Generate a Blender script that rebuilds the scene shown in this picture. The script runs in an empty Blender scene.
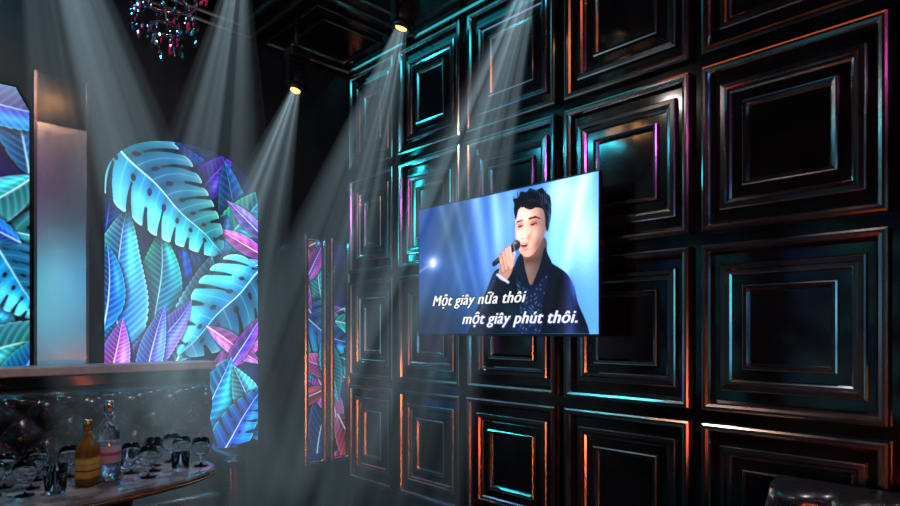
import bpy, bmesh, math, random
import numpy as np
from mathutils import Vector, Matrix
random.seed(7)
S = bpy.context.scene
COL = S.collection
try:
    S.view_settings.view_transform = 'Standard'
except Exception: pass

# ---------------------------------------------------------------- room size
XR, YB, XW, YS, HC = 3.467, 5.03, -1.7, -1.7, 4.06
CAMZ = 1.5

# ---------------------------------------------------------------- materials
def principled(name, col, rough=.5, metal=0., spec=.5, trans=0., emis=None, es=0., coat=0., ior=1.45):
    m = bpy.data.materials.new(name); m.use_nodes = True
    b = m.node_tree.nodes['Principled BSDF']
    b.inputs['Base Color'].default_value = (*col, 1)
    b.inputs['Roughness'].default_value = rough
    b.inputs['Metallic'].default_value = metal
    b.inputs['Specular IOR Level'].default_value = spec
    b.inputs['Transmission Weight'].default_value = trans
    b.inputs['Coat Weight'].default_value = coat
    b.inputs['IOR'].default_value = ior
    if emis:
        b.inputs['Emission Color'].default_value = (*emis, 1)
        b.inputs['Emission Strength'].default_value = es
    return m

def add_noise(m, scale, c1, c2, rough=None, bump=0., dist=.01):
    nt = m.node_tree; b = nt.nodes['Principled BSDF']
    tc = nt.nodes.new('ShaderNodeTexCoord'); n = nt.nodes.new('ShaderNodeTexNoise')
    n.inputs['Scale'].default_value = scale; n.inputs['Detail'].default_value = 5
    nt.links.new(tc.outputs['Object'], n.inputs['Vector'])
    r = nt.nodes.new('ShaderNodeValToRGB')
    r.color_ramp.elements[0].position = .35; r.color_ramp.elements[1].position = .7
    r.color_ramp.elements[0].color = (*c1, 1); r.color_ramp.elements[1].color = (*c2, 1)
    nt.links.new(n.outputs['Fac'], r.inputs['Fac']); nt.links.new(r.outputs['Color'], b.inputs['Base Color'])
    if rough:
        mr = nt.nodes.new('ShaderNodeMapRange'); mr.inputs['To Min'].default_value = rough[0]; mr.inputs['To Max'].default_value = rough[1]
        nt.links.new(n.outputs['Fac'], mr.inputs['Value']); nt.links.new(mr.outputs['Result'], b.inputs['Roughness'])
    if bump:
        bp = nt.nodes.new('ShaderNodeBump'); bp.inputs['Strength'].default_value = bump; bp.inputs['Distance'].default_value = dist
        nt.links.new(n.outputs['Fac'], bp.inputs['Height']); nt.links.new(bp.outputs['Normal'], b.inputs['Normal'])
    return m

M_lacq = add_noise(principled('black_lacquer', (.006,.006,.008), .12, spec=.6), 3, (.003,.003,.004), (.007,.007,.009), (.06,.14))
M_gloss = add_noise(principled('black_gloss_molding', (.02,.018,.02), .2, spec=.9), 5, (.008,.008,.01), (.02,.018,.02), (.12,.22))
M_bronze = add_noise(principled('bronze_trim', (.5,.32,.27), .22, metal=1), 6, (.38,.25,.22), (.55,.37,.32), (.14,.26))
M_bronzed = add_noise(principled('dark_bronze_trim', (.16,.10,.09), .25, metal=1), 6, (.12,.08,.075), (.2,.13,.12), (.18,.3))
M_chrome = add_noise(principled('polished_edge', (.8,.78,.78), .16, metal=1), 6, (.7,.67,.67), (.88,.85,.85), (.12,.22))
M_dark = add_noise(principled('dark_plaster', (.008,.008,.009), .6), 8, (.004,.004,.005), (.010,.010,.012), (.45,.7))
M_ceil = add_noise(principled('ceiling_gloss', (.008,.008,.01), .2), 4, (.004,.004,.005), (.009,.009,.010), (.12,.3))
M_floor = add_noise(principled('floor_black_marble', (.02,.02,.025), .15), 2.5, (.005,.006,.008), (.018,.022,.03), (.12,.3))
M_leather = add_noise(principled('black_leather', (.02,.02,.022), .3, spec=.6), 60, (.008,.008,.010), (.016,.016,.02), (.18,.30), .15, .002)
M_ledge = add_noise(principled('ledge_stone', (.45,.34,.32), .35), 12, (.42,.30,.28), (.56,.43,.40), (.25,.4))
M_black = principled('black_metal', (.012,.012,.014), .4, metal=.5)
M_plastic = principled('black_plastic', (.008,.008,.009), .3)
M_glass = principled('clear_glass', (.95,.98,1), .03, trans=1, ior=1.45)
M_whisky = principled('amber_whisky_glass', (.26,.13,.02), .06, trans=.5, ior=1.4)
M_gold = principled('gold_cap', (.75,.5,.18), .25, metal=1)
M_silver = principled('silver', (.8,.8,.82), .15, metal=1)
M_table = add_noise(principled('table_black_marble', (.05,.05,.06), .08, spec=.9), 9, (.05,.05,.06), (.22,.2,.22), (.05,.13))
M_warm = principled('lamp_warm', (0,0,0), .5, emis=(1,.50,.12), es=3.2)
M_warm2 = principled('bulb_warm', (0,0,0), .5, emis=(1,.45,.16), es=40)
M_red = principled('red_crystal', (.5,.03,.14), .06, metal=.6, emis=(1,.05,.2), es=.07)
M_teal = principled('teal_crystal', (.06,.4,.42), .06, metal=.6, emis=(.05,.7,.8), es=.03)
M_cryst = principled('smoke_crystal', (.14,.09,.16), .06, metal=.9)

# ---------------------------------------------------------------- mesh helpers
def empty(name, loc=(0,0,0)):
    o = bpy.data.objects.new(name, None); o.location = loc; o.empty_display_size = .1
    COL.objects.link(o); return o

def mk(name, verts, faces, mat, parent=None, smooth=False, mats=None, mi=None):
    me = bpy.data.meshes.new(name); me.from_pydata([tuple(v) for v in verts], [], faces); me.update()
    if mats:
        for m_ in mats: me.materials.append(m_)
        me.polygons.foreach_set('material_index', mi)
    bm = bmesh.new(); bm.from_mesh(me); bmesh.ops.recalc_face_normals(bm, faces=bm.faces); bm.to_mesh(me); bm.free()
    if smooth:
        for p in me.polygons: p.use_smooth = True
    if mat and not mats: me.materials.append(mat)
    o = bpy.data.objects.new(name, me); COL.objects.link(o)
    if parent is not None:
        o.parent = parent; o.matrix_parent_inverse = Matrix.Translation(-Vector(parent.location))
    return o

def boxvf(a, b):
    x0,y0,z0 = a; x1,y1,z1 = b
    v = [(x0,y0,z0),(x1,y0,z0),(x1,y1,z0),(x0,y1,z0),(x0,y0,z1),(x1,y0,z1),(x1,y1,z1),(x0,y1,z1)]
    f = [(0,3,2,1),(4,5,6,7),(0,1,5,4),(1,2,6,5),(2,3,7,6),(3,0,4,7)]
    return v, f

def box(name, a, b, mat, parent=None, bevel=0., seg=3):
    v, f = boxvf(a, b); o = mk(name, v, f, mat, parent)
    if bevel:
        md = o.modifiers.new('bevel', 'BEVEL'); md.width = bevel; md.segments = seg
        md.harden_normals = True
        for p in o.data.polygons: p.use_smooth = True
    return o

def lathe(name, prof, mat, parent=None, loc=(0,0,0), seg=32, n=2., sx=1., sy=1., mtx=None, rot=0.):
    V=[];F=[]
    for r,z in prof:
        for i in range(seg):
            t = 2*math.pi*i/seg; c,s = math.cos(t), math.sin(t)
            k = (abs(c)**n + abs(s)**n)**(-1/n)
            x, y = r*k*c*sx, r*k*s*sy
            x, y = x*math.cos(rot)-y*math.sin(rot), x*math.sin(rot)+y*math.cos(rot)
            V.append(Vector((x,y,z)))
    for j in range(len(prof)-1):
        for i in range(seg):
            a=j*seg+i; b=j*seg+(i+1)%seg
            F.append((a,b,b+seg,a+seg))
    F.append(tuple(range(seg))[::-1]); F.append(tuple(range((len(prof)-1)*seg, len(prof)*seg)))
    if mtx is not None: V=[mtx@v for v in V]
    V=[v+Vector(loc) for v in V]
    return mk(name, V, F, mat, parent, True)

def rings(specs, fmap):
    V=[];F=[];MI=[]
    for cp,cq,hp,hq,prof in specs:
        b0=len(V)
        for row in prof:
            off,h=row[0],row[1]
            for sp,sq in ((-1,-1),(1,-1),(1,1),(-1,1)):
                V.append(fmap(cp+sp*(hp-off), cq+sq*(hq-off), h))
        for j in range(len(prof)-1):
            for i in range(4):
                a=b0+j*4+i; b=b0+j*4+(i+1)%4
                F.append((a,b,b+4,a+4)); MI.append(prof[j][2] if len(prof[j])>2 else 0)
    return V,F,MI

# ---------------------------------------------------------------- painter (procedural prints)
def cat(pts, n=8):
    P=[np.array(p,float) for p in pts]; m=len(P); out=[]
    for i in range(m):
        p0,p1,p2,p3=P[(i-1)%m],P[i],P[(i+1)%m],P[(i+2)%m]
        for k in range(n):
            t=k/n
            out.append(.5*((2*p1)+(-p0+p2)*t+(2*p0-5*p1+4*p2-p3)*t*t+(-p0+3*p1-3*p2+p3)*t**3))
    return out

class Canvas:
    def __init__(s, w, h, ppm):
        s.w,s.h=w,h; s.W=int(w*ppm); s.H=int(h*ppm)
        xs=(np.arange(s.W)+.5)/s.W*w; ys=(np.arange(s.H)+.5)/s.H*h
        s.X,s.Y=np.meshgrid(xs,ys); s.a=np.zeros((s.H,s.W,3)); s.k=0
    def blend(s, mask, col, al=1.):
        if callable(col): col=col(s.X,s.Y)
        m=(mask*al)[...,None] if not np.isscalar(mask) else mask
        s.a=s.a*(1-m)+np.asarray(col)*m
    def poly(s, pts, col, al=1., sm=True, soft=0):
        pts=cat(pts) if sm else pts
        inside=np.zeros(s.X.shape,bool); n=len(pts)
        for i in range(n):
            x0,y0=pts[i]; x1,y1=pts[(i+1)%n]
            if y0==y1: continue
            c=((y0>s.Y)!=(y1>s.Y)); xi=(x1-x0)*(s.Y-y0)/(y1-y0)+x0
            inside^=c&(s.X<xi)
        m=inside.astype(float)
        for _ in range(soft): m=(m+np.roll(m,1,0)+np.roll(m,-1,0)+np.roll(m,1,1)+np.roll(m,-1,1))/5
        s.blend(m,col,al)
    def ell(s,cx,cy,rx,ry,col,al=1.,soft=.15,rot=0):
        c,si=math.cos(rot),math.sin(rot); dx=s.X-cx; dy=s.Y-cy
        d=np.sqrt(((dx*c+dy*si)/rx)**2+((-dx*si+dy*c)/ry)**2)
        s.blend(np.clip((1-d)/soft,0,1),col,al)
    def glow(s,cx,cy,rx,ry,col,al=1.,rot=0):
        c,si=math.cos(rot),math.sin(rot); dx=s.X-cx; dy=s.Y-cy
        s.blend(np.exp(-((dx*c+dy*si)/rx)**2-((-dx*si+dy*c)/ry)**2),col,al)
    def stroke(s,p,q,r,col,al=1.,r2=None,soft=.004):
        p=np.array(p,float);q=np.array(q,float);d=q-p
        t=np.clip(((s.X-p[0])*d[0]+(s.Y-p[1])*d[1])/(d@d),0,1)
        dist=np.hypot(s.X-p[0]-t*d[0], s.Y-p[1]-t*d[1]); rr=r if r2 is None else r+(r2-r)*t
        s.blend(np.clip((rr-dist)/soft+.5,0,1),col,al)
    def leaf(s, base, tip, w, cA, cB, kind='monstera', n=7, curve=0., vein=(.9,1,1), va=.4, edge=None):
        s.k+=1; k_=s.k
        b=np.array(base,float); d=np.array(tip,float)-b; L=np.hypot(*d)
        dx=s.X-b[0]; dy=s.Y-b[1]
        wob=.035*np.sin(s.X*9+k_)*np.cos(s.Y*8+k_*2)
        u=(dx*d[0]+dy*d[1])/L**2+wob*.4; t=(dx*d[1]-dy*d[0])/L/w+wob*1.5
        uc=np.clip(u,0,1)
        t=t-curve*4*uc*(1-uc)
        at=np.abs(t); r=at*w/L
        if kind=='monstera': f=np.sin(np.pi*uc**.58)**.62
        elif kind=='feather': f=np.sin(np.pi*uc**.82)**.85
        else: f=np.sin(np.pi*uc**.95)**.9
        f=np.maximum(f,1e-4); q=at/f
        if kind=='monstera':
            uu=u-(.35*r+1.1*r*r)
        else: uu=u-(.7*r+1.0*r*r)
        c=uu*n+.4*(t>0)+.25*np.sin(uu*5+k_); ph=c-np.floor(c); wr=np.minimum(ph,1-ph)
        lim=np.ones_like(q)
        if kind=='monstera': lim=1.03-.16*(2*wr)**3
        elif kind=='feather': lim=1.-.05*(2*wr)**2
        m=(u>0)&(u<1)&(q<lim)
        gap=np.abs(ph-.5)
        if kind=='monstera':
            cw=.05+.13*np.clip((q-.45)/.55,0,1)
            idx=np.floor(c); start=.42+.14*np.sin(idx*2.3+k_)
            m&=~((gap<cw)&(q>start))
            m&=~((((ph-.5)/.13)**2+((q-.23)/.075)**2)<1)
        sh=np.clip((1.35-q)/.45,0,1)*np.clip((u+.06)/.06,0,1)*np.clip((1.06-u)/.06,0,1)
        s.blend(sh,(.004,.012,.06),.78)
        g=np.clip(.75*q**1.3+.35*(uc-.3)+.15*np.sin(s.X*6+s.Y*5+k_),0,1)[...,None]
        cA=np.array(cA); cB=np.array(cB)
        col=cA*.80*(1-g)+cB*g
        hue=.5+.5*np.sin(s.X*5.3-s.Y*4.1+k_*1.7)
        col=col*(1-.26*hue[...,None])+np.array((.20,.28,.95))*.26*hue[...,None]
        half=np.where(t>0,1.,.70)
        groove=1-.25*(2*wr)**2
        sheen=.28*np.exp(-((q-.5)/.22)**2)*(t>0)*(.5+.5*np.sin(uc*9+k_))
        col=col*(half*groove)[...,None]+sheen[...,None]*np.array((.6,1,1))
        vw=.035*n/7 if kind!='feather' else .10
        v=np.exp(-(wr/vw)**2)*va*.8*(1-.6*q)
        rim=np.exp(-((q-lim)/.05)**2)*.4
        v=np.maximum(v,np.exp(-(at*w/(.0065*(1.2-uc)))**2)*.9)
        v=np.maximum(v,rim)[...,None]
        col=col*(1-v)+np.array(edge if edge else vein)*v
        s.blend(m.astype(float),col)
    def saturate(s,k,gm):
        l=s.a.mean(-1,keepdims=True); s.a=np.clip(l+(s.a-l)*k,0,1)**gm
    def blur(s,k):
        for _ in range(k):
            s.a=(s.a*2+np.roll(s.a,1,0)+np.roll(s.a,-1,0)+np.roll(s.a,1,1)+np.roll(s.a,-1,1))/6
    def image(s,name):
        im=bpy.data.images.new(name,s.W,s.H)
        px=np.ones((s.H,s.W,4),np.float32); px[...,:3]=np.clip(s.a,0,1)
        im.pixels.foreach_set(px.ravel()); im.update(); im.pack(); return im

def print_mat(name, im, st, rough=.3):
    m=principled(name,(0.01,0.01,0.01),rough)
    nt=m.node_tree; b=nt.nodes['Principled BSDF']; t=nt.nodes.new('ShaderNodeTexImage'); t.image=im; t.extension='EXTEND'
    nt.links.new(t.outputs['Color'],b.inputs['Emission Color']); b.inputs['Emission Strength'].default_value=st
    return m

AQ=(.03,.78,.88); PALE=(.50,1,.97); BL=(.02,.30,.85); PU=(.40,.16,.85); PK=(.98,.28,.82); MINT=(.20,.90,.70); DK=(.01,.08,.30); LI=(.78,.60,1.); TE=(.0,.45,.60); VI=(.25,.08,.5)
def mural_bg(c):
    n=.5+.5*np.sin(c.X*7+2*np.sin(c.Y*5))*np.cos(c.Y*6+c.X*3)
    c.a=np.stack([.015+.06*n,.02+.08*n,.10+.26*n],-1)
def random_leaves(c,k,seed,hot=0.,cool=False):
    r=random.Random(seed); mural_bg(c)
    for i in range(k):
        x=r.uniform(-.05,c.w+.05); y=r.uniform(-.1,c.h); an=r.uniform(0,2*math.pi); L=r.uniform(.45,.9)
        kind=r.choice(['monstera','feather','plain','feather'])
        a,b2=r.choice([(AQ,PALE),(BL,AQ),(MINT,PALE),(TE,AQ),(AQ,PALE)]+([] if cool else [(PU,PK),(PK,LI),(DK,BL)]))
        if r.random()<hot: a,b2=r.choice([((.5,.03,.12),(1,.25,.35)),(PK,(1,.5,.6)),((.5,.1,.4),PK)])
        c.leaf((x,y),(x+L*math.cos(an),y+L*math.sin(an)),L*(.36 if kind=='monstera' else .18),a,b2,kind,n=7 if kind=='monstera' else 16,curve=r.uniform(-.3,.3))

c=Canvas(1.228,2.5,420); mural_bg(c)
Lf=c.leaf
def P(x,z): return (x,z-.5)
Lf(P(.55,2.35),P(.15,3.02),.14,VI,PU,'feather',14,edge=(.5,.4,.9))
Lf(P(.95,2.5),P(.38,3.05),.17,DK,BL,'feather',12,edge=(.3,.6,1))
Lf(P(.6,2.5),P(.98,3.02),.13,VI,PU,'feather',12,edge=(.5,.4,.9))
Lf(P(1.15,1.95),P(.92,2.95),.17,DK,TE,'feather',14,vein=(.2,.7,.9))
Lf(P(.85,2.15),P(1.34,2.78),.17,TE,MINT,'feather',13,vein=(.4,.95,.8))
Lf(P(1.0,1.7),P(1.3,2.4),.16,DK,BL,'feather',13,edge=(.2,.5,.9))
Lf(P(.68,1.8),P(.95,2.5),.16,DK,TE,'feather',13,edge=(.1,.6,.7))
Lf(P(1.34,2.14),P(.86,2.36),.075,PK,LI,'plain',6)
Lf(P(1.34,2.28),P(.94,2.62),.07,PU,LI,'plain',6)
Lf(P(1.30,2.1),P(1.0,2.04),.06,(.1,.7,.8),LI,'plain',6)
Lf(P(.0,2.0),P(.06,2.8),.14,DK,BL,'feather',14,edge=(.3,.5,1))
Lf(P(.52,1.1),P(.55,2.25),.18,DK,BL,'feather',16,edge=(.2,.5,.9))
Lf(P(.30,1.25),P(.42,2.32),.19,TE,MINT,'feather',24,curve=.15,vein=(.8,1,.95))
Lf(P(.16,1.2),P(.17,2.45),.22,(.12,.50,.85),PALE,'feather',26,curve=-.35,vein=(1,1,1))
Lf(P(.0,1.5),P(.03,2.15),.12,(.1,.35,.75),AQ,'feather',14,curve=.2)
Lf(P(.08,2.92),P(.90,2.16),.35,(.10,.75,.85),(.62,1,.97),'monstera',7,vein=(1,1,1),edge=(.9,1,1))
Lf(P(.52,1.25),P(.82,2.14),.19,(.1,.68,.68),PALE,'feather',14,curve=.25,vein=(1,1,1))
Lf(P(1.3,1.3),P(1.17,2.1),.18,DK,TE,'feather',14,edge=(.1,.7,.8))
Lf(P(1.26,2.04),P(.56,1.30),.33,(.02,.66,.76),(.6,1,.97),'monstera',6,vein=(.9,1,1),edge=(.85,1,1))
Lf(P(.02,1.0),P(.66,1.76),.14,(.18,.22,.75),LI,'feather',26,curve=.2,vein=(.9,.9,1))
Lf(P(.3,1.0),P(.44,1.70),.10,PU,(.5,.85,1),'feather',20,curve=-.3)
Lf(P(.0,.95),P(.14,1.6),.11,PK,LI,'feather',18)
Lf(P(.80,1.18),P(1.30,1.46),.10,LI,PK,'plain',7)
Lf(P(.76,1.55),P(1.26,1.20),.08,PK,LI,'plain',7)
Lf(P(.9,1.1),P(1.28,1.66),.07,PU,PK,'plain',7)
Lf(P(.5,.45),P(.98,1.28),.20,(.03,.5,.75),AQ,'feather',14,curve=.2)
Lf(P(1.3,.5),P(1.0,1.22),.15,TE,PALE,'feather',14)
Lf(P(.85,.4),P(1.25,1.0),.18,BL,AQ,'monstera',6)
Lf(P(.0,.5),P(.4,1.1),.16,PU,PK,'feather',14)
c.blur(1); c.saturate(1.15,1.1)
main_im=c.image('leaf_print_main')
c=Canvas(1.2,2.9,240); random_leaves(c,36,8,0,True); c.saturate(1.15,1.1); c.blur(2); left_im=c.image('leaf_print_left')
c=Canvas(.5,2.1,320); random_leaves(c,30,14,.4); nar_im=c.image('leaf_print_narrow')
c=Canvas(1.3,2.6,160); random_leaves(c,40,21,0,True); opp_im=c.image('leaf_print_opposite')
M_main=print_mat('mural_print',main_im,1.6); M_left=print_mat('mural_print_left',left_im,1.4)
M_nar=print_mat('mural_print_narrow',nar_im,.75); M_opp=print_mat('reflection_print_opposite',opp_im,.8); M_opps=print_mat('reflection_print_opposite_bright',opp_im,3.2)  # opposite prints glow for reflections; the brighter one is for the mirror

def flat_panel(name, outline, fmap, mat, parent, th=.02, uvb=None):
    n=len(outline); V=[fmap(p,q,th) for p,q in outline]+[fmap(p,q,0.001) for p,q in outline]
    F=[tuple(range(n))]+[(i,(i+1)%n,n+(i+1)%n,n+i) for i in range(n)]
    o=mk(name,V,F,mat,parent)
    p0,p1,q0,q1=uvb; uv=o.data.uv_layers.new(name='UV')
    for poly in o.data.polygons:
        for li in poly.loop_indices:
            vi=o.data.loops[li].vertex_index; p,q=outline[vi%n]
            uv.data[li].uv=((p-p0)/(p1-p0),(q-q0)/(q1-q0))
    return o
def arch(p0,p1,q0,spring,rise,n=28,e=2.2):
    c=(p0+p1)/2; r=(p1-p0)/2; pts=[(p0,q0),(p1,q0)]
    for i in range(n+1):
        t=math.pi*i/n; cc,ss=math.cos(t),math.sin(t)
        pts.append((c+r*math.copysign(abs(cc)**(2/e),cc), spring+rise*abs(ss)**(2/e)))
    return pts
def tube(name, pts, r, mat, parent, closed=True):
    cu=bpy.data.curves.new(name,'CURVE'); cu.dimensions='3D'; cu.bevel_depth=r; cu.bevel_resolution=2
    sp=cu.splines.new('POLY'); sp.points.add(len(pts)-1)
    for i,p in enumerate(pts): sp.points[i].co=(*p,1)
    sp.use_cyclic_u=closed
    o=bpy.data.objects.new(name,cu); cu.materials.append(mat); COL.objects.link(o)
    if parent is not None:
        o.parent=parent; o.matrix_parent_inverse=Matrix.Translation(-Vector(parent.location))
    return o

back=lambda p,q,h:(p,YB-h,q)
right=lambda p,q,h:(XR-h,p,q)
west=lambda p,q,h:(XW+h,p,q)
south=lambda p,q,h:(p,YS+h,q)
ceilm=lambda p,q,h:(p,q,HC-h)

# ---------------------------------------------------------------- shell
box('floor',(XW-.1,YS-.1,-.1),(XR+.1,YB+.1,0),M_floor)
box('ceiling',(XW-.1,YS-.1,HC),(XR+.1,YB+.1,HC+.1),M_ceil)
box('wall_right',(XR,YS-.1,0),(XR+.1,YB+.1,HC),M_lacq)
box('wall_back',(XW-.1,YB,0),(XR,YB+.1,HC),M_dark)
box('wall_left',(XW-.1,YS-.1,0),(XW,YB,HC),M_dark)
box('wall_front',(XW,YS-.1,0),(XR,YS,HC),M_dark)

ys=[5.03,4.25,3.39,2.45,1.505,.555,-.4,-1.35]
zs=[0.0,1.012,2.027,3.042,4.06]
cellp=[(0,0,0),(.003,.05,1),(.014,.056,0),(.026,.056,1),(.040,.050,2),(.048,.036,0),(.06,0,0)]
outp=[(0,0,0),(.004,.024,2),(.011,.031,0),(.034,.032,1),(.042,.020,0),(.056,.018,2),(.066,.009,0),(.07,0.0,0)]
inp=[(0,0,0),(.004,.020,2),(.011,.026,0),(.026,.022,2),(.034,.006,0),(.04,0,0)]
sp=[]
for i in range(len(ys)-1):
    for j in range(4):
        cy=(ys[i]+ys[i+1])/2; cz=(zs[j]+zs[j+1])/2; hp=(ys[i]-ys[i+1])/2; hq=(zs[j+1]-zs[j])/2
        sp.append((cy,cz,hp-.035,hq-.035,cellp))
        sp.append((cy,cz,hp-.125,hq-.15,outp))
        sp.append((cy,cz,hp-.245,hq-.27,inp))
V,F,MI=rings(sp,right); mk('trim_right_wall_molding',V,F,None,None,False,[M_gloss,M_bronze,M_chrome],MI)
box('baseboard_right',(XR-.06,YS,0.0),(XR,YB,.03),M_bronze)
sp=[]
cxs=[XW,-.6,.4,1.43,2.45,XR]; cys=[YB,4.02,3.0,1.98,.96,-.06,YS]
for i in range(5):
    for j in range(6):
        a,b=cxs[i],cxs[i+1]; d,e=cys[j+1],cys[j]
        sp.append(((a+b)/2,(d+e)/2,(b-a)/2-.05,(e-d)/2-.05,inp)); sp.append(((a+b)/2,(d+e)/2,(b-a)/2-.2,(e-d)/2-.2,inp))
V,F,MI=rings(sp,ceilm); mk('trim_ceiling_molding',V,F,None,None,False,[M_gloss,M_bronzed,M_bronze],MI)

# ---------------------------------------------------------------- murals
mp=empty('tropical_leaf_arch_mural',(1.86,YB,.5))
ol=arch(1.246,2.474,.5,2.60,.43)
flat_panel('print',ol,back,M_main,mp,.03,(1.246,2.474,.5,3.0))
tube('frame',[back(p,q,.035) for p,q in ol],.010,M_black,mp)
mp=empty('tropical_leaf_panel_mural',(.2,YB,.5))
ol=[(-.4,.5),(.80,.5),(.80,3.02),(.72,3.17),(-.32,3.17),(-.4,3.02)]
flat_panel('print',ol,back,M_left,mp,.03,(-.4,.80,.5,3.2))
tube('frame',[back(p,q,.035) for p,q in ol],.010,M_black,mp)
mp=empty('leaf_print_folding_screen',(3.2,YB,.2))
for k,(a,b) in enumerate(((2.95,3.15),(3.24,3.42))):
    flat_panel('print_%d'%(k+1),[(a,.25),(b,.25),(b,2.38),(a,2.38)],back,M_nar,mp,.02,(2.93,3.43,.25,2.38))
V,F,MI=rings([(3.05,1.315,.125,1.095,cellp),(3.33,1.315,.12,1.095,cellp),(3.195,1.315,.035,1.06,inp)],back); mk('frame',V,F,None,mp,False,[M_gloss,M_bronze,M_chrome],MI)
for nm,fm,(a,b),mt in (('w',west,(1.3,2.6),M_opp),('w',west,(3.1,4.4),M_opp),('s',south,(1.65,2.85),M_opps)):  # unseen glowing murals, added for reflections in wall panels and mirror
    mp=empty('added_reflection_mural',fm((a+b)/2,.5,0))
    ol=arch(a,b,.5 if nm=='w' else 1.1,2.55,.5); flat_panel('print',ol,fm,mt,mp,.03,(a,b,.5,3.05))
    tube('frame',[fm(p,q,.035) for p,q in ol],.012,M_black,mp)
M_mirror=add_noise(principled('tinted_mirror',(.7,.7,.72),.16,metal=1),3,(.66,.68,.7),(.8,.8,.82),(.17,.22))
pp=empty('mirror_pilaster',(.97,YB,0))
box('mirror',(.83,YB-.06,1.2),(1.13,YB-.001,2.95),M_mirror,pp)
box('edge_1',(.812,YB-.07,0),(.83,YB-.001,3.3),M_bronzed,pp)
box('edge_2',(1.13,YB-.07,0),(1.145,YB-.001,3.3),M_bronzed,pp)
box('lacquer_head',(.83,YB-.058,2.952),(1.13,YB-.001,3.3),M_gloss,pp)

lp=empty('wall_ledge',(.1,YB,0))
box('panel',(XW+.01,4.74,0),(1.94,YB-.08,1.2),M_lacq,lp,.01)
box('top',(XW+.01,4.70,1.2),(1.97,YB-.08,1.265),M_ledge,lp,.012)

def tufted_sofa(name, x0,x1, yback, depth, zseat, zback, fm):
    par=empty(name,fm((x0+x1)/2,depth/2,0))
    def lb(nm,a,b,bev,mat=M_leather):
        v,f=boxvf(a,b); o=mk(nm,[fm(*p) for p in v],f,mat,par)
        md=o.modifiers.new('bevel','BEVEL'); md.width=bev; md.segments=4
        for p in o.data.polygons: p.use_smooth=True
    lb('base',(x0,.02,.06),(x1,depth-.04,zseat-.14),.03)
    n=max(2,round((x1-x0-.3)/.65)); w=(x1-x0-.34)/n
    for i in range(n):
        a=x0+.17+i*w; lb('seat_%d'%(i+1),(a+.005,.2,zseat-.15),(a+w-.005,depth,zseat),.045)
    nx=int((x1-x0)/.022); nz=int((zback-zseat+.05)/.022); V=[];F=[]
    for j in range(nz+1):
        for i in range(nx+1):
            x=x0+(x1-x0)*i/nx; z=zseat-.05+(zback-zseat+.05)*j/nz
            u=(x-x0)/.26; v=(z-zseat)/.26
            pf=(abs(math.sin(math.pi*(u+v)/1))*abs(math.sin(math.pi*(u-v)/1)))**.45
            top=1-max(0,(z-(zback-.08))/.08)**2
            V.append(fm(x,.03+(.13+.06*pf)*math.sqrt(max(top,0))+.05*(1-j/nz),z))
    for j in range(nz):
        for i in range(nx):
            a=j*(nx+1)+i; F.append((a,a+1,a+nx+2,a+nx+1))
    mk('tufted_back',V,F,M_leather,par,True)
    lb('back_core',(x0+.01,.005,.08),(x1-.01,.1,zback-.03),.02)
    for k,(a,b) in enumerate(((x0,x0+.17),(x1-.17,x1))):
        lb('arm_%d'%(k+1),(a,.02,.08),(b,depth-.02,zseat+.2),.07)
    for k,(a,b) in enumerate(((x0+.08,.1),(x1-.08,.1),(x0+.08,depth-.12),(x1-.08,depth-.12))):
        v,f=boxvf((a-.025,b-.025,0),(a+.025,b+.025,.08)); mk('foot_%d'%(k+1),[fm(*p) for p in v],f,M_gold,par)
tufted_sofa('tufted_leather_sofa',-1.4,1.84,0,.86,.46,1.12,lambda x,y,z:(x,4.69-y,z))
tufted_sofa('tufted_leather_sofa',-1.3,1.05,0,.8,.44,.76,lambda x,y,z:(XR-.065-y,x,z))

# ---------------------------------------------------------------- table, bottles, glasses
TZ=.82
tp=empty('oval_cocktail_table',(.42,3.12,0))
lathe('top',[(.0,TZ-.04),(.97,TZ-.04),(.995,TZ-.03),(1,TZ-.015),(.99,TZ-.003),(.97,TZ),(0,TZ)],M_table,tp,(.42,3.12,0),64,2.4,.86,.38)
lathe('rim',[(.985,TZ-.032),(1.004,TZ-.03),(1.004,TZ-.022),(.985,TZ-.020)],M_gold,tp,(.42,3.12,0),64,2.4,.86,.38)
for k,x in enumerate((0.0,.84)):
    lathe('pedestal_%d'%(k+1),[(.2,0),(.2,.015),(.06,.05),(.045,.2),(.045,.6),(.08,TZ-.05),(.14,TZ-.041)],M_black,tp,(x,3.12,0))

def label_mat(name,bands):
    m=principled(name,bands[0][1],.5); nt=m.node_tree; b=nt.nodes['Principled BSDF']
    tc=nt.nodes.new('ShaderNodeTexCoord'); sx=nt.nodes.new('ShaderNodeSeparateXYZ'); r=nt.nodes.new('ShaderNodeValToRGB')
    nt.links.new(tc.outputs['Generated'],sx.inputs[0]); nt.links.new(sx.outputs['Z'],r.inputs['Fac'])
    r.color_ramp.interpolation='CONSTANT'; e=r.color_ramp.elements
    e[0].position=0;e[0].color=(*bands[0][1],1);e[1].position=bands[1][0];e[1].color=(*bands[1][1],1)
    for p,cc in bands[2:]:
        q=e.new(p);q.color=(*cc,1)
    nt.links.new(r.outputs['Color'],b.inputs['Base Color']); return m
cr=(.48,.38,.08); go=(.28,.17,.03); dr=(.10,.05,.01)
ML1=label_mat('whisky_label',[(0,go),(.06,cr),(.34,dr),(.42,cr),(.64,go),(.68,cr),(.92,go)])
wh=(.42,.42,.5); pkc=(.42,.08,.2); nv=(.10,.10,.22)
ML2=label_mat('vodka_label',[(0,nv),(.05,wh),(.42,pkc),(.60,wh),(.95,nv)])
b1=empty('whisky_bottle',(.692,3.017,TZ))
L1=(.692,3.017,TZ)
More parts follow.
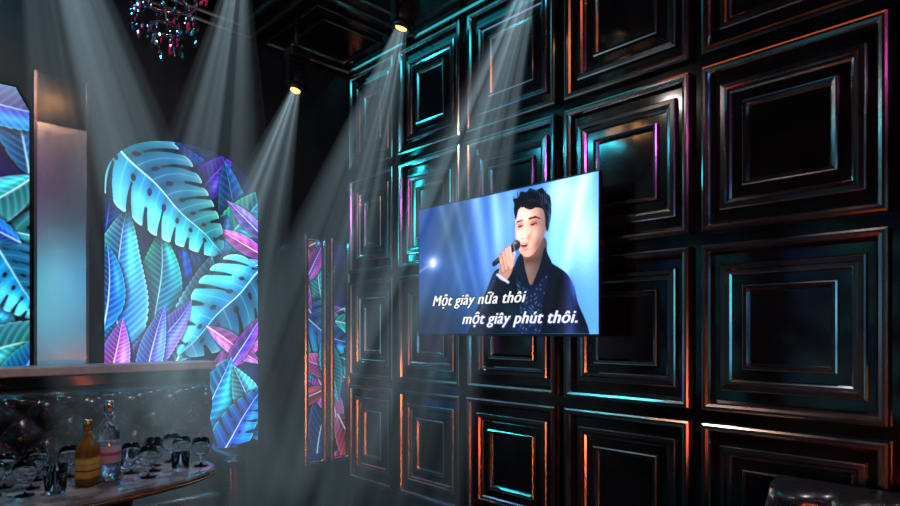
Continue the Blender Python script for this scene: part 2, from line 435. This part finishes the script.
lathe('glass_body',[(.03,0),(.045,.003),(.047,.015),(.047,.15),(.043,.175),(.026,.20),(.016,.215),(.014,.262),(.0,.262)],M_whisky,b1,L1,32,4.,1,.8,rot=.75)
lathe('label',[(.0477,.035),(.0479,.036),(.0479,.125),(.0477,.126)],ML1,b1,L1,32,4.,1,.8,rot=.75)
lathe('neck_label',[(.0165,.218),(.0165,.24)],M_gold,b1,L1,20)
lathe('cap',[(.018,.24),(.018,.285),(.016,.29),(0,.29)],M_gold,b1,L1,20)
L2=(.785,3.055,TZ)
b2=empty('vodka_bottle',L2)
lathe('glass_body',[(.03,0),(.045,.003),(.048,.015),(.048,.20),(.045,.225),(.03,.255),(.018,.275),(.016,.32),(0,.32)],M_glass,b2,L2,32)
lathe('liquid',[(.0,.012),(.043,.014),(.044,.18),(0,.181)],principled('vodka_liquid',(.75,.85,.95),.02,trans=.8,ior=1.33),b2,L2,32)
lathe('label',[(.0487,.08),(.0489,.081),(.0489,.165),(.0487,.166)],ML2,b2,L2,32)
lathe('neck_band',[(.0185,.29),(.019,.291),(.0185,.315)],M_silver,b2,L2,20)
lathe('cap',[(.02,.315),(.02,.357),(.018,.362),(0,.362)],M_silver,b2,L2,20)

def wine_glass(x,y,s=1.):
    lathe('wine_glass',[(0,0),(.034,0),(.034,.003),(.006,.009),(.0045,.02),(.0045,.042),(.012,.05),(.032,.062),(.045,.088),(.045,.108),(.037,.14),(.0358,.14),(.0435,.108),(.0435,.088),(.030,.064),(.01,.054),(0,.054)],M_glass,None,(0,0,0),28).matrix_world=Matrix.Translation((x,y,TZ))@Matrix.Scale(s,4)
def tumbler(x,y,s=1.):
    lathe('whisky_tumbler',[(0,0),(.034,0),(.038,.004),(.043,.085),(.0405,.086),(.036,.016),(0,.014)],M_glass,None,(0,0,0),28,2.).matrix_world=Matrix.Translation((x,y,TZ))@Matrix.Scale(s,4)
wp=[(.93,2.98),(.99,3.10),(1.09,3.02),(1.14,3.14),(.90,3.13),(1.03,3.22),(.92,3.27),(1.13,3.26),(.80,3.22),(.67,3.25),(1.02,3.35),(1.20,3.05)]
for i,(x,y) in enumerate(wp):
    (wine_glass if i%4!=2 else tumbler)(x,y,1.0)
for x,y in ((.50,3.12),(.42,3.22),(.36,3.08),(.55,3.28),(.28,3.2),(.46,3.0)): wine_glass(x,y,1.)
for x,y in ((.60,3.14),(.56,2.96)): tumbler(x,y,1.)

# ---------------------------------------------------------------- television with singer
c=Canvas(1.646,1,620)
x,y=c.X,c.Y
g=np.clip(x/1.646,0,1)
base=np.stack([.05+.30*g,.20+.42*g,.50+.40*g],-1)
k=np.zeros_like(x)
for cx,sl,wd,am in ((.25,.35,.04,.25),(.42,.30,.03,.2),(.62,.2,.06,.38),(.80,.1,.05,.4),(1.38,-.15,.10,.45),(1.55,-.25,.05,.5),(.95,0,.06,.25)):
    k+=am*np.exp(-((x-cx-sl*(1-y))/wd)**2)*(.25+.75*y)
base=base+np.stack([k*.8,k*.8,k*.6],-1)
base*=(1-.6*np.clip((.5-y)/.5,0,1)*np.clip(1.2-x,0,1))[...,None]
base*=(1-.35*np.exp(-((x-.35)/.2)**2-((y-.8)/.3)**2))[...,None]
c.a=base
c.glow(1.55,.62,.12,.25,(.85,.95,1),.7); c.glow(1.40,.9,.2,.1,(.75,.88,1),.5); c.glow(.86,.75,.07,.2,(.7,.85,1),.4)
c.glow(.16,.56,.09,.06,(.75,.8,1),.7); c.glow(.16,.56,.03,.03,(1,.95,.98),1); c.stroke((.0,.50),(.13,.55),.010,(.7,.6,.8),.5,soft=.02)
c.glow(.05,.08,.35,.14,(.02,.04,.16),.8)
suit=lambda X,Y:np.stack([.025+.10*np.exp(-((X-1.44)/.05)**2)+.02*np.sin(X*14+Y*9),.035+.14*np.exp(-((X-1.44)/.05)**2)+.02*np.sin(X*14+Y*9),.075+.28*np.exp(-((X-1.44)/.05)**2)+.03*np.sin(X*14+Y*9)],-1)
c.poly([(.58,-.1),(.60,.10),(.68,.24),(.78,.34),(.88,.43),(1.00,.47),(1.06,.50),(1.22,.50),(1.32,.45),(1.43,.37),(1.49,.22),(1.52,-.1)],suit,soft=5)
c.poly([(.58,.02),(.62,.16),(.72,.30),(.80,.44),(.88,.46),(.94,.40),(.90,.26),(.84,.10),(.75,-.05)],(.035,.045,.10),soft=4)
c.stroke((.64,.12),(.82,.42),.016,(.20,.30,.55),.45,soft=.03); c.stroke((.92,.36),(.86,.1),.012,(.0,.0,.02),.8,soft=.02)
c.stroke((1.36,.36),(1.30,.05),.02,(.0,.0,.01),.5,soft=.04); c.stroke((1.2,.46),(1.28,.44),.012,(.1,.15,.3),.5,soft=.03)
sn=lambda X,Y:(np.clip(np.sin(X*120+3*np.sin(Y*40))*np.sin(Y*105+2*np.sin(X*50))-.35,0,1)*1.5)
shirt=lambda X,Y:np.stack([.05+.22*sn(X,Y),.09+.28*sn(X,Y),.20+.4*sn(X,Y)],-1)
c.poly([(1.02,.50),(1.24,.50),(1.27,.38),(1.22,.18),(1.20,-.1),(1.02,-.1),(1.03,.2),(1.0,.38)],shirt,soft=3)
skn=np.array((.93,.72,.65))
def skin(X,Y):
    f=1.02-.50*np.clip((X-1.11)/.15,0,1)**1.2-.12*np.clip((.62-Y)/.1,0,1)
    cool=np.clip((X-1.17)/.1,0,1)[...,None]
    cc=skn*f[...,None]
    return np.clip(cc*(1-.25*cool)+np.array((.35,.32,.5))*.25*cool,0,1)
c.poly([(1.05,.60),(1.24,.64),(1.25,.50),(1.20,.42),(1.13,.33),(1.08,.42),(1.04,.50)],lambda X,Y:skin(X,Y)*.62,soft=4)
c.glow(1.12,.50,.09,.03,(.25,.13,.12),.6)
c.poly([(1.0,.50),(1.05,.55),(1.08,.44),(1.12,.30),(1.05,.34),(.98,.42)],(.035,.05,.12),soft=2)
c.poly([(1.27,.52),(1.24,.57),(1.20,.45),(1.13,.30),(1.22,.36),(1.30,.44)],(.035,.05,.12),soft=2)
c.ell(1.262,.71,.022,.05,(.58,.38,.36),1,.4); c.ell(1.258,.71,.010,.03,(.36,.2,.2),1,.7)
c.poly([(1.0,.82),(.995,.745),(.998,.67),(1.018,.59),(1.055,.54),(1.10,.522),(1.15,.54),(1.205,.595),(1.243,.67),(1.255,.76),(1.24,.85),(1.13,.88),(1.04,.87)],skin,soft=4)
c.glow(1.05,.81,.045,.035,(1,.90,.86),.6); c.glow(1.10,.81,.03,.04,(1,.85,.78),.3); c.glow(1.03,.675,.02,.03,(1,.88,.82),.6); c.glow(1.14,.675,.03,.025,(.98,.78,.72),.5)
c.glow(1.155,.745,.045,.022,(.45,.27,.25),.6); c.glow(1.035,.745,.028,.022,(.5,.31,.28),.55)
c.glow(1.19,.60,.035,.05,(.42,.26,.26),.55,-.6); c.glow(1.12,.655,.012,.05,(.55,.35,.31),.5,-.35); c.glow(1.08,.575,.03,.008,(.5,.3,.28),.5)
hn=lambda X,Y:np.clip(np.sin(X*70+Y*95+2*np.sin(X*25))-.25,0,1)
hair=lambda X,Y:np.stack([.02+.10*hn(X,Y)*(X>1.1),.02+.11*hn(X,Y)*(X>1.1),.03+.20*hn(X,Y)*(X>1.1)],-1)
c.poly([(.998,.79),(.982,.85),(.985,.90),(.975,.935),(1.02,.94),(1.04,.975),(1.09,.965),(1.12,.985),(1.17,.965),(1.22,.97),(1.25,.935),(1.285,.90),(1.295,.82),(1.285,.74),(1.262,.68),(1.25,.72),(1.243,.79),(1.225,.83),(1.17,.848),(1.12,.84),(1.06,.868),(1.025,.86),(1.01,.82)],hair,soft=3)
for i in range(9):
    a=1.0+.028*i; c.stroke((a,.86+.005*(i%3)),(a-.02+.006*i,.955+.02*math.sin(i*2)),.006,(.02,.02,.035),.9,r2=.002,soft=.006)
for i in range(4): c.stroke((1.22+.012*i,.86),(1.20+.02*i,.93),.003,(.3,.4,.65),.5,soft=.006)
c.stroke((1.012,.772),(1.058,.778),.006,(.10,.06,.07),.9,r2=.004,soft=.008); c.stroke((1.115,.780),(1.165,.785),.007,(.10,.06,.07),.9,soft=.008); c.stroke((1.165,.785),(1.205,.77),.006,(.10,.06,.07),.9,r2=.003,soft=.008)
for ex,w in ((1.04,.018),(1.15,.024)):
    c.ell(ex,.735,w,.008,(.72,.66,.64),1,.6); c.ell(ex-.004,.736,.009,.009,(.04,.03,.04),1,.5)
    c.stroke((ex-w,.737),(ex+w,.741),.0035,(.07,.04,.05),1,soft=.006); c.stroke((ex-w,.752),(ex+w,.757),.002,(.4,.23,.2),.6,soft=.006)
c.glow(1.072,.69,.009,.04,(1,.88,.82),.6,-.15); c.glow(1.07,.665,.018,.013,(1,.84,.78),.7); c.ell(1.058,.651,.009,.005,(.28,.13,.12),.8,.8); c.ell(1.088,.651,.010,.005,(.28,.13,.12),.8,.8); c.glow(1.105,.662,.006,.014,(.5,.3,.27),.7)
c.ell(1.073,.603,.042,.024,(.66,.33,.33),.9,.6); c.ell(1.071,.604,.031,.013,(.16,.03,.04),1,.5); c.ell(1.071,.611,.022,.005,(.88,.85,.84),1,.5); c.glow(1.075,.583,.02,.005,(.9,.6,.56),.5)
c.stroke((.99,.605),(.80,.50),.024,(.03,.03,.04),r2=.019); c.stroke((.98,.612),(.82,.52),.005,(.45,.5,.6),.6,soft=.01)
c.ell(1.0,.612,.044,.040,(.12,.13,.16),1,.2); c.glow(.99,.63,.016,.012,(.65,.7,.8),.8); c.stroke((.972,.638),(.990,.575),.005,(.5,.52,.55),.8,soft=.008)
hs=lambda f:tuple(skn*f)
c.poly([(.84,.40),(.85,.47),(.86,.52),(.92,.55),(.965,.53),(.975,.47),(.95,.41),(.90,.37)],hs(.72),soft=3)
for i,(a,b,f) in enumerate((((.94,.60),(.955,.51),1.0),((.912,.59),(.935,.485),.95),((.885,.57),(.91,.46),.88),((.858,.55),(.885,.445),.8))):
    c.stroke(a,b,.0185,hs(.45),soft=.008); c.stroke(a,b,.0150,hs(f),soft=.008); c.glow((a[0]+b[0])/2-.003,(a[1]+b[1])/2+.012,.008,.012,hs(1.05),.6)
c.stroke((.955,.47),(.985,.555),.016,hs(.9),r2=.013,soft=.008); c.ell(.985,.563,.008,.009,(.95,.82,.8),1,.6)
c.stroke((.83,.42),(.93,.36),.010,(.75,.8,.92),soft=.01)
c.glow(1.28,.75,.012,.10,(.45,.65,1),.35); c.glow(1.46,.30,.015,.10,(.35,.5,.95),.5,.2)
keep=c.a.copy(); c.a=np.clip(c.a-.55,0,1)
for st in (3,6,10,16,24):
    c.a=(c.a+np.roll(c.a,st,0)+np.roll(c.a,-st,0)+np.roll(c.a,st,1)+np.roll(c.a,-st,1))/5
c.a=keep+c.a*.45
rng=np.random.default_rng(1); nz=rng.normal(0,1,c.X.shape)
c.a+=nz[...,None]*.025
c.blur(2)
tv_im=c.image('karaoke_video_frame')
M_scr=print_mat('screen_picture',tv_im,1.45,.15)
TY0,TY1,TZ0,TZ1,TX=2.026,3.73,1.465,2.50,3.25
tv=empty('wall_mounted_television',(TX,(TY0+TY1)/2,1.98))
box('housing',(TX,TY0,TZ0),(TX+.035,TY1,TZ1),M_plastic,tv,.004)
box('rear_housing',(TX+.035,TY0+.2,TZ0+.1),(TX+.07,TY1-.2,TZ1-.25),M_plastic,tv,.008)
tvm=lambda p,q,h:(TX-h,p,q)
flat_panel('screen',[(TY1-.008,TZ0+.016),(TY0+.008,TZ0+.016),(TY0+.008,TZ1-.008),(TY1-.008,TZ1-.008)],tvm,M_scr,tv,.001,(TY1-.008,TY0+.008,TZ0+.016,TZ1-.008))
V,F,MI=rings([((TY0+TY1)/2,(TZ0+TZ1)/2,(TY1-TY0)/2,(TZ1-TZ0)/2,[(0,0),(0,.005),(.007,.005),(.008,.001)])],tvm); mk('bezel',V,F,M_plastic,tv)
box('mount_plate',(XR-.03,2.6,1.75),(XR,3.15,2.25),M_black,tv)
for k,yy in enumerate((2.7,3.05)): box('mount_arm_%d'%(k+1),(TX+.07,yy-.02,1.95),(XR-.03,yy+.02,2.02),M_black,tv)
def text(nm,s,y0,z0,width,h,mat,off,shear=.32,dx=0,dz=0):
    cu=bpy.data.curves.new(nm,'FONT'); cu.body=s; cu.size=.13; cu.offset=off; cu.shear=shear; cu.space_character=1.06
    o=bpy.data.objects.new(nm,cu); COL.objects.link(o); bpy.context.view_layer.update()
    dg=bpy.context.evaluated_depsgraph_get(); me=bpy.data.meshes.new_from_object(o.evaluated_get(dg))
    bpy.data.objects.remove(o)
    xs=[v.co.x for v in me.vertices]; w=max(xs)
    for v in me.vertices:
        v.co=Vector((TX-h,y0-v.co.x*width/w-dx,z0+v.co.y*.9+dz))
    me.materials.clear(); me.materials.append(mat)
    q=bpy.data.objects.new(nm,me); COL.objects.link(q); q.parent=tv; q.matrix_parent_inverse=Matrix.Translation(-Vector(tv.location))
E=lambda n,cc,s=1.:principled(n,(0,0,0),.5,emis=cc,es=s)
tw=E('lyrics_white',(1,1,1)); tk=E('lyrics_outline',(.003,.003,.012)); tb=E('lyrics_blue_outline',(.01,.03,.22))
l1='Một giây nữa thôi'; l2='một giây phút thôi.'
for i,(dx,dz) in enumerate(((.008,-.007),(-.006,.004),(.006,.004),(-.005,-.005))):
    text('lyrics_outline_1_%d'%i,l1,TY1-.165,1.70,.96,.0018+.0001*i,tk,.001,dx=dx,dz=dz)
    text('lyrics_outline_2_%d'%i,l2,TY1-.50,1.553,1.04,.0018+.0001*i,tb,.001,dx=dx*1.4,dz=dz*1.4)
for i,dx in enumerate((0,.0035,-.0035)):
    text('lyrics_line_1_%d'%i,l1,TY1-.165,1.70,.96,.003+.0001*i,tw,0,dx=dx); text('lyrics_line_2_%d'%i,l2,TY1-.50,1.553,1.04,.003+.0001*i,tw,0,dx=dx,dz=.001*i)

# ---------------------------------------------------------------- stage spotlights with haze beams
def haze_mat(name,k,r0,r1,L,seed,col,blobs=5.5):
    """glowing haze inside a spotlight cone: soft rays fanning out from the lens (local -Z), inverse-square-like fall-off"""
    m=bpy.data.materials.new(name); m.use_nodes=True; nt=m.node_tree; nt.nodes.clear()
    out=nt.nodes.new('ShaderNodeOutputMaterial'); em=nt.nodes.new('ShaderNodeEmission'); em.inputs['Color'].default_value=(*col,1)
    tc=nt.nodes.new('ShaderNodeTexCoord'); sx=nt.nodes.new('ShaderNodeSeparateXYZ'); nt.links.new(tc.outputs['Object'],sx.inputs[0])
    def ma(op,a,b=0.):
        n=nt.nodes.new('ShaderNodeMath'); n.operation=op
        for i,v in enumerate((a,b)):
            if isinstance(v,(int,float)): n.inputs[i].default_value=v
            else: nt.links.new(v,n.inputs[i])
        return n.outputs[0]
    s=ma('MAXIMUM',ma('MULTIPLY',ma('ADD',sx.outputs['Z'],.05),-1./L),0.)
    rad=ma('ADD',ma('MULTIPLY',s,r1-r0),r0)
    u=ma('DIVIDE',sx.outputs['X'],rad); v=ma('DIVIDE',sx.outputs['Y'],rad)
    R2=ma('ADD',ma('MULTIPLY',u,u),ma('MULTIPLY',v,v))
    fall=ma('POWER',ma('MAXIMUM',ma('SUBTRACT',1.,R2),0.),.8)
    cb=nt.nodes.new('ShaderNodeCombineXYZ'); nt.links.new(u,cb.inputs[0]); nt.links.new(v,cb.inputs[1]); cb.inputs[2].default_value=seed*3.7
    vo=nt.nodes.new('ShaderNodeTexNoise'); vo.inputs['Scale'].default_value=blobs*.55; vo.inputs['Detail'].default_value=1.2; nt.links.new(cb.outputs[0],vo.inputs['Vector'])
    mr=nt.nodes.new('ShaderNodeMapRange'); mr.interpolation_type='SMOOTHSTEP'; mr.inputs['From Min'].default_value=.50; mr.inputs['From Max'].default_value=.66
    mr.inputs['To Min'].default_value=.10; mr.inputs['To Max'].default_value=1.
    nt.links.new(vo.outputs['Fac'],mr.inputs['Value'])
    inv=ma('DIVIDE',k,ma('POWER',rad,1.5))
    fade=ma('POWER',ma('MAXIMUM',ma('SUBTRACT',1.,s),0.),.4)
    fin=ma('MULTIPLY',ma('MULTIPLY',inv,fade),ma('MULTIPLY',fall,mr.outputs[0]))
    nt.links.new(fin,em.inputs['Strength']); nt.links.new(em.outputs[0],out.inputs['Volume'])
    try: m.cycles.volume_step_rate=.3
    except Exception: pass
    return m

def spotlight(loc, target, L, spread, k, power, seed, col=(.60,.86,1)):
    loc=Vector(loc); d=(Vector(target)-loc).normalized(); q=d.to_track_quat('-Z','Y'); R=q.to_matrix()
    par=empty('moving_head_spotlight',loc); Q=.8
    sc=lambda pr:[(a*Q,b*Q) for a,b in pr]
    lathe('head_barrel',sc([(.03,.17),(.055,.165),(.07,.13),(.075,.0),(.07,-.01),(.085,-.03),(.085,-.075),(.07,-.08),(.055,-.06)]),M_black,par,loc,28,mtx=R)
    lathe('lens',[(.040,-.0495),(.040,-.054),(.02,-.062),(.0,-.064)],M_warm,par,loc,24,mtx=R)
    for i in range(4): lathe('cooling_fin_%d'%(i+1),sc([(.078,.03+i*.025),(.084,.032+i*.025),(.084,.038+i*.025),(.078,.04+i*.025)]),M_black,par,loc,24,mtx=R)
    for k2,sg in enumerate((-1,1)):
        v,f=boxvf((sg*.078-.01,-.025,-.025),(sg*.078+.01,.025,.2)); mk('yoke_arm_%d'%(k2+1),[Vector(p)+loc for p in v],f,M_black,par)
    box('yoke_bridge',loc+Vector((-.09,-.03,.18)),loc+Vector((.09,.03,.21)),M_black,par,.008)
    box('base',loc+Vector((-.085,-.075,.21)),loc+Vector((.085,.075,.28)),M_black,par,.012)
    if loc.z+.28<HC-.01: lathe('ceiling_pole',[(.016,0),(.016,HC-loc.z-.28)],M_black,par,loc+Vector((0,0,.28)),12)
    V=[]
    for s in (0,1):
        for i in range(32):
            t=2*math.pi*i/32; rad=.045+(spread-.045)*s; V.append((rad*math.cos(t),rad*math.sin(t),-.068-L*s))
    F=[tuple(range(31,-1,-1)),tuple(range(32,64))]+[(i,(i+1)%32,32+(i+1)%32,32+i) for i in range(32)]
    ob=mk('emissive_beam',V,F,haze_mat('beam_haze',k,.042,spread,L,seed,col),None)  # beam painted as an emissive volume; it glows without lamp light
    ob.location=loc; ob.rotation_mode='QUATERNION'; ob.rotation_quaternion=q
    ld=bpy.data.lights.new('spot','SPOT'); ld.energy=power; ld.spot_size=2*math.atan(spread/L)+.1; ld.spot_blend=.6; ld.shadow_soft_size=.012; ld.color=col
    lo=bpy.data.objects.new('spot_lamp',ld); COL.objects.link(lo); lo.parent=par; lo.rotation_mode='QUATERNION'; lo.rotation_quaternion=q; lo.location=d*.08
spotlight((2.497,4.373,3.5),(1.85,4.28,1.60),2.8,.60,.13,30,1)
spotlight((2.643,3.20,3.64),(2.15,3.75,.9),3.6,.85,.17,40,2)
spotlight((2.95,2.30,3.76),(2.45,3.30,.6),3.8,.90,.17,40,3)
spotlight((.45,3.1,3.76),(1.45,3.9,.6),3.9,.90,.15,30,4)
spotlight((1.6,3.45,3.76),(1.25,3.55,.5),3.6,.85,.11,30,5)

# ---------------------------------------------------------------- chandelier
ch=empty('crystal_chandelier',(1.11,3.29,3.3)); C=Vector((1.11,3.29,0))
lathe('canopy',[(0,HC-.03),(.08,HC-.03),(.09,HC-.001),(0,HC-.001)],M_black,ch,C,24)
lathe('stem',[(.012,3.25),(.012,HC-.03)],M_black,ch,C,12)
CR=((.27,3.66,28,.24),(.22,3.45,24,.24),(.15,3.24,16,.20),(.075,3.08,8,.14))
for k,(r,z,_,_) in enumerate(CR):
    tube('ring_%d'%(k+1),[(C.x+r*math.cos(t*math.pi/16),C.y+r*math.sin(t*math.pi/16),z) for t in range(32)],.007,M_cryst,ch)
    for a in range(3):
        t=a*2.094+.3; tube('spoke_%d_%d'%(k+1,a+1),[(C.x,C.y,z+.1),(C.x+r*math.cos(t),C.y+r*math.sin(t),z)],.004,M_black,ch,False)
def beads(nm,mat,sel):
    bm=bmesh.new(); r0=random.Random(3)
    for (r,z,n,L) in CR:
        for i in range(n):
            t=2*math.pi*i/n; L2=L*r0.uniform(.6,1.1)
            m=int(L2/.024)
            for j in range(m):
                w=r0.choice([0,0,0,1,1,2])
                s=r0.uniform(.005,.009)+(.006 if j==m-1 else 0); rr=r+r0.uniform(-.02,.02); an=r0.uniform(0,3)
                if w!=sel: continue
                bmesh.ops.create_icosphere(bm,subdivisions=1,radius=s,matrix=Matrix.Translation((C.x+rr*math.cos(t),C.y+rr*math.sin(t),z-.015-.024*j))@Matrix.Rotation(an,4,'X')@Matrix.Diagonal((.6,1,1.9,1)))
    me=bpy.data.meshes.new(nm); bm.to_mesh(me); bm.free(); me.materials.append(mat)
    o=bpy.data.objects.new(nm,me); COL.objects.link(o); o.parent=ch; o.matrix_parent_inverse=Matrix.Translation(-Vector(ch.location))
beads('crystals',M_cryst,0); beads('red_crystals',M_red,1); beads('teal_crystals',M_teal,2)
for a in range(6):
    t=a*math.pi/3; lathe('bulb_%d'%(a+1),[(0,0),(.014,.004),(.026,.028),(.018,.055),(0,.07)],M_warm2,ch,(C.x+.18*math.cos(t),C.y+.18*math.sin(t),3.60),12)

# ---------------------------------------------------------------- lights
def area(nm,loc,tgt,sx,sy,e,col):
    l=bpy.data.lights.new(nm,'AREA'); l.shape='RECTANGLE'; l.size=sx; l.size_y=sy; l.energy=e; l.color=col
    o=bpy.data.objects.new(nm,l); COL.objects.link(o); o.location=loc
    o.rotation_euler=(Vector(tgt)-Vector(loc)).to_track_quat('-Z','Y').to_euler(); return o
def strip(nm,x,z,y0,y1,dx,dz,w_,e,col):
    l=bpy.data.lights.new(nm,'AREA'); l.shape='RECTANGLE'; l.size=w_; l.size_y=abs(y1-y0); l.energy=e; l.color=col
    o=bpy.data.objects.new(nm,l); COL.objects.link(o); o.location=(x,(y0+y1)/2,z)
    zz=-Vector((dx,0,dz)).normalized(); yy=Vector((0,1,0)); xx=yy.cross(zz)
    o.rotation_euler=Matrix((xx,yy,zz)).transposed().to_euler()
area('added_light_cyan',(0.2,4.75,3.95),(3.4,3.2,2.0),1.5,.06,30,(.05,.75,1))  # unseen light added to put cyan on the panel edges
area('added_light_teal',(2.72,4.97,2.4),(3.4,3.4,1.6),.05,1.8,11,(.03,.85,1))  # added out of sight so side facets of the mouldings reflect teal
area('added_light_magenta',(0.6,-1.2,3.9),(3.4,2.5,3.0),1.5,.06,10,(.9,.15,.95))  # added off view for a magenta tint on the upper panels
area('added_light_orange',(-.4,-1.5,.6),(3.4,1.8,1.5),.08,1.0,26,(1,.28,.08))  # off-view fill added to warm moulding faces turned to the front wall
area('added_light_red',(2.6,.9,.06),(3.4,1.5,1.0),.06,2.4,19,(1,.16,.05))  # added low red light without a fixture, reddens the lower mouldings
strip('added_light_cyan',3.30,HC-.05,2.3,4.95,.75,-.65,.10,1.5,(.04,.8,1))  # unseen strip turned from the camera, added so up-facing facets reflect cyan
strip('added_light_amber',3.30,HC-.05,-1.5,2.2,.75,-.65,.10,3,(1,.26,.08))  # unseen light added for amber on the nearer up-facing facets
area('table_fill_light',(.85,2.9,3.9),(.8,3.1,.8),.15,.15,26,(1,.88,.82))  # unseen fill added to brighten the table top
def fill_spot(loc,tgt,e,ang,col):
    ld=bpy.data.lights.new('added_fill_spot','SPOT'); ld.energy=e; ld.spot_size=ang; ld.spot_blend=.8; ld.shadow_soft_size=.04; ld.color=col
    lo=bpy.data.objects.new('added_fill_spot',ld); COL.objects.link(lo); lo.location=loc
    lo.rotation_euler=(Vector(tgt)-Vector(loc)).to_track_quat('-Z','Y').to_euler()
fill_spot((2.9,.9,3.95),(3.15,.75,.7),130,.45,(.95,.93,1))  # added spot without a fixture, brightens the sofa by the right wall
fill_spot((.7,2.2,3.95),(.95,3.15,.8),60,.45,(1,.9,.85))  # extra warm spot, added to lift the table and glasses

w=bpy.data.worlds.new('world'); S.world=w; w.use_nodes=True
w.node_tree.nodes['Background'].inputs[0].default_value=(.02,.03,.05,1); w.node_tree.nodes['Background'].inputs[1].default_value=.1

# ---------------------------------------------------------------- camera
cd=bpy.data.cameras.new('camera'); cd.sensor_width=36; cd.lens=24; cd.shift_y=.0867; cd.clip_start=.05
co=bpy.data.objects.new('camera',cd); COL.objects.link(co)
co.location=(0,0,CAMZ); co.rotation_euler=(math.radians(90),0,math.radians(-44.03)); S.camera=co
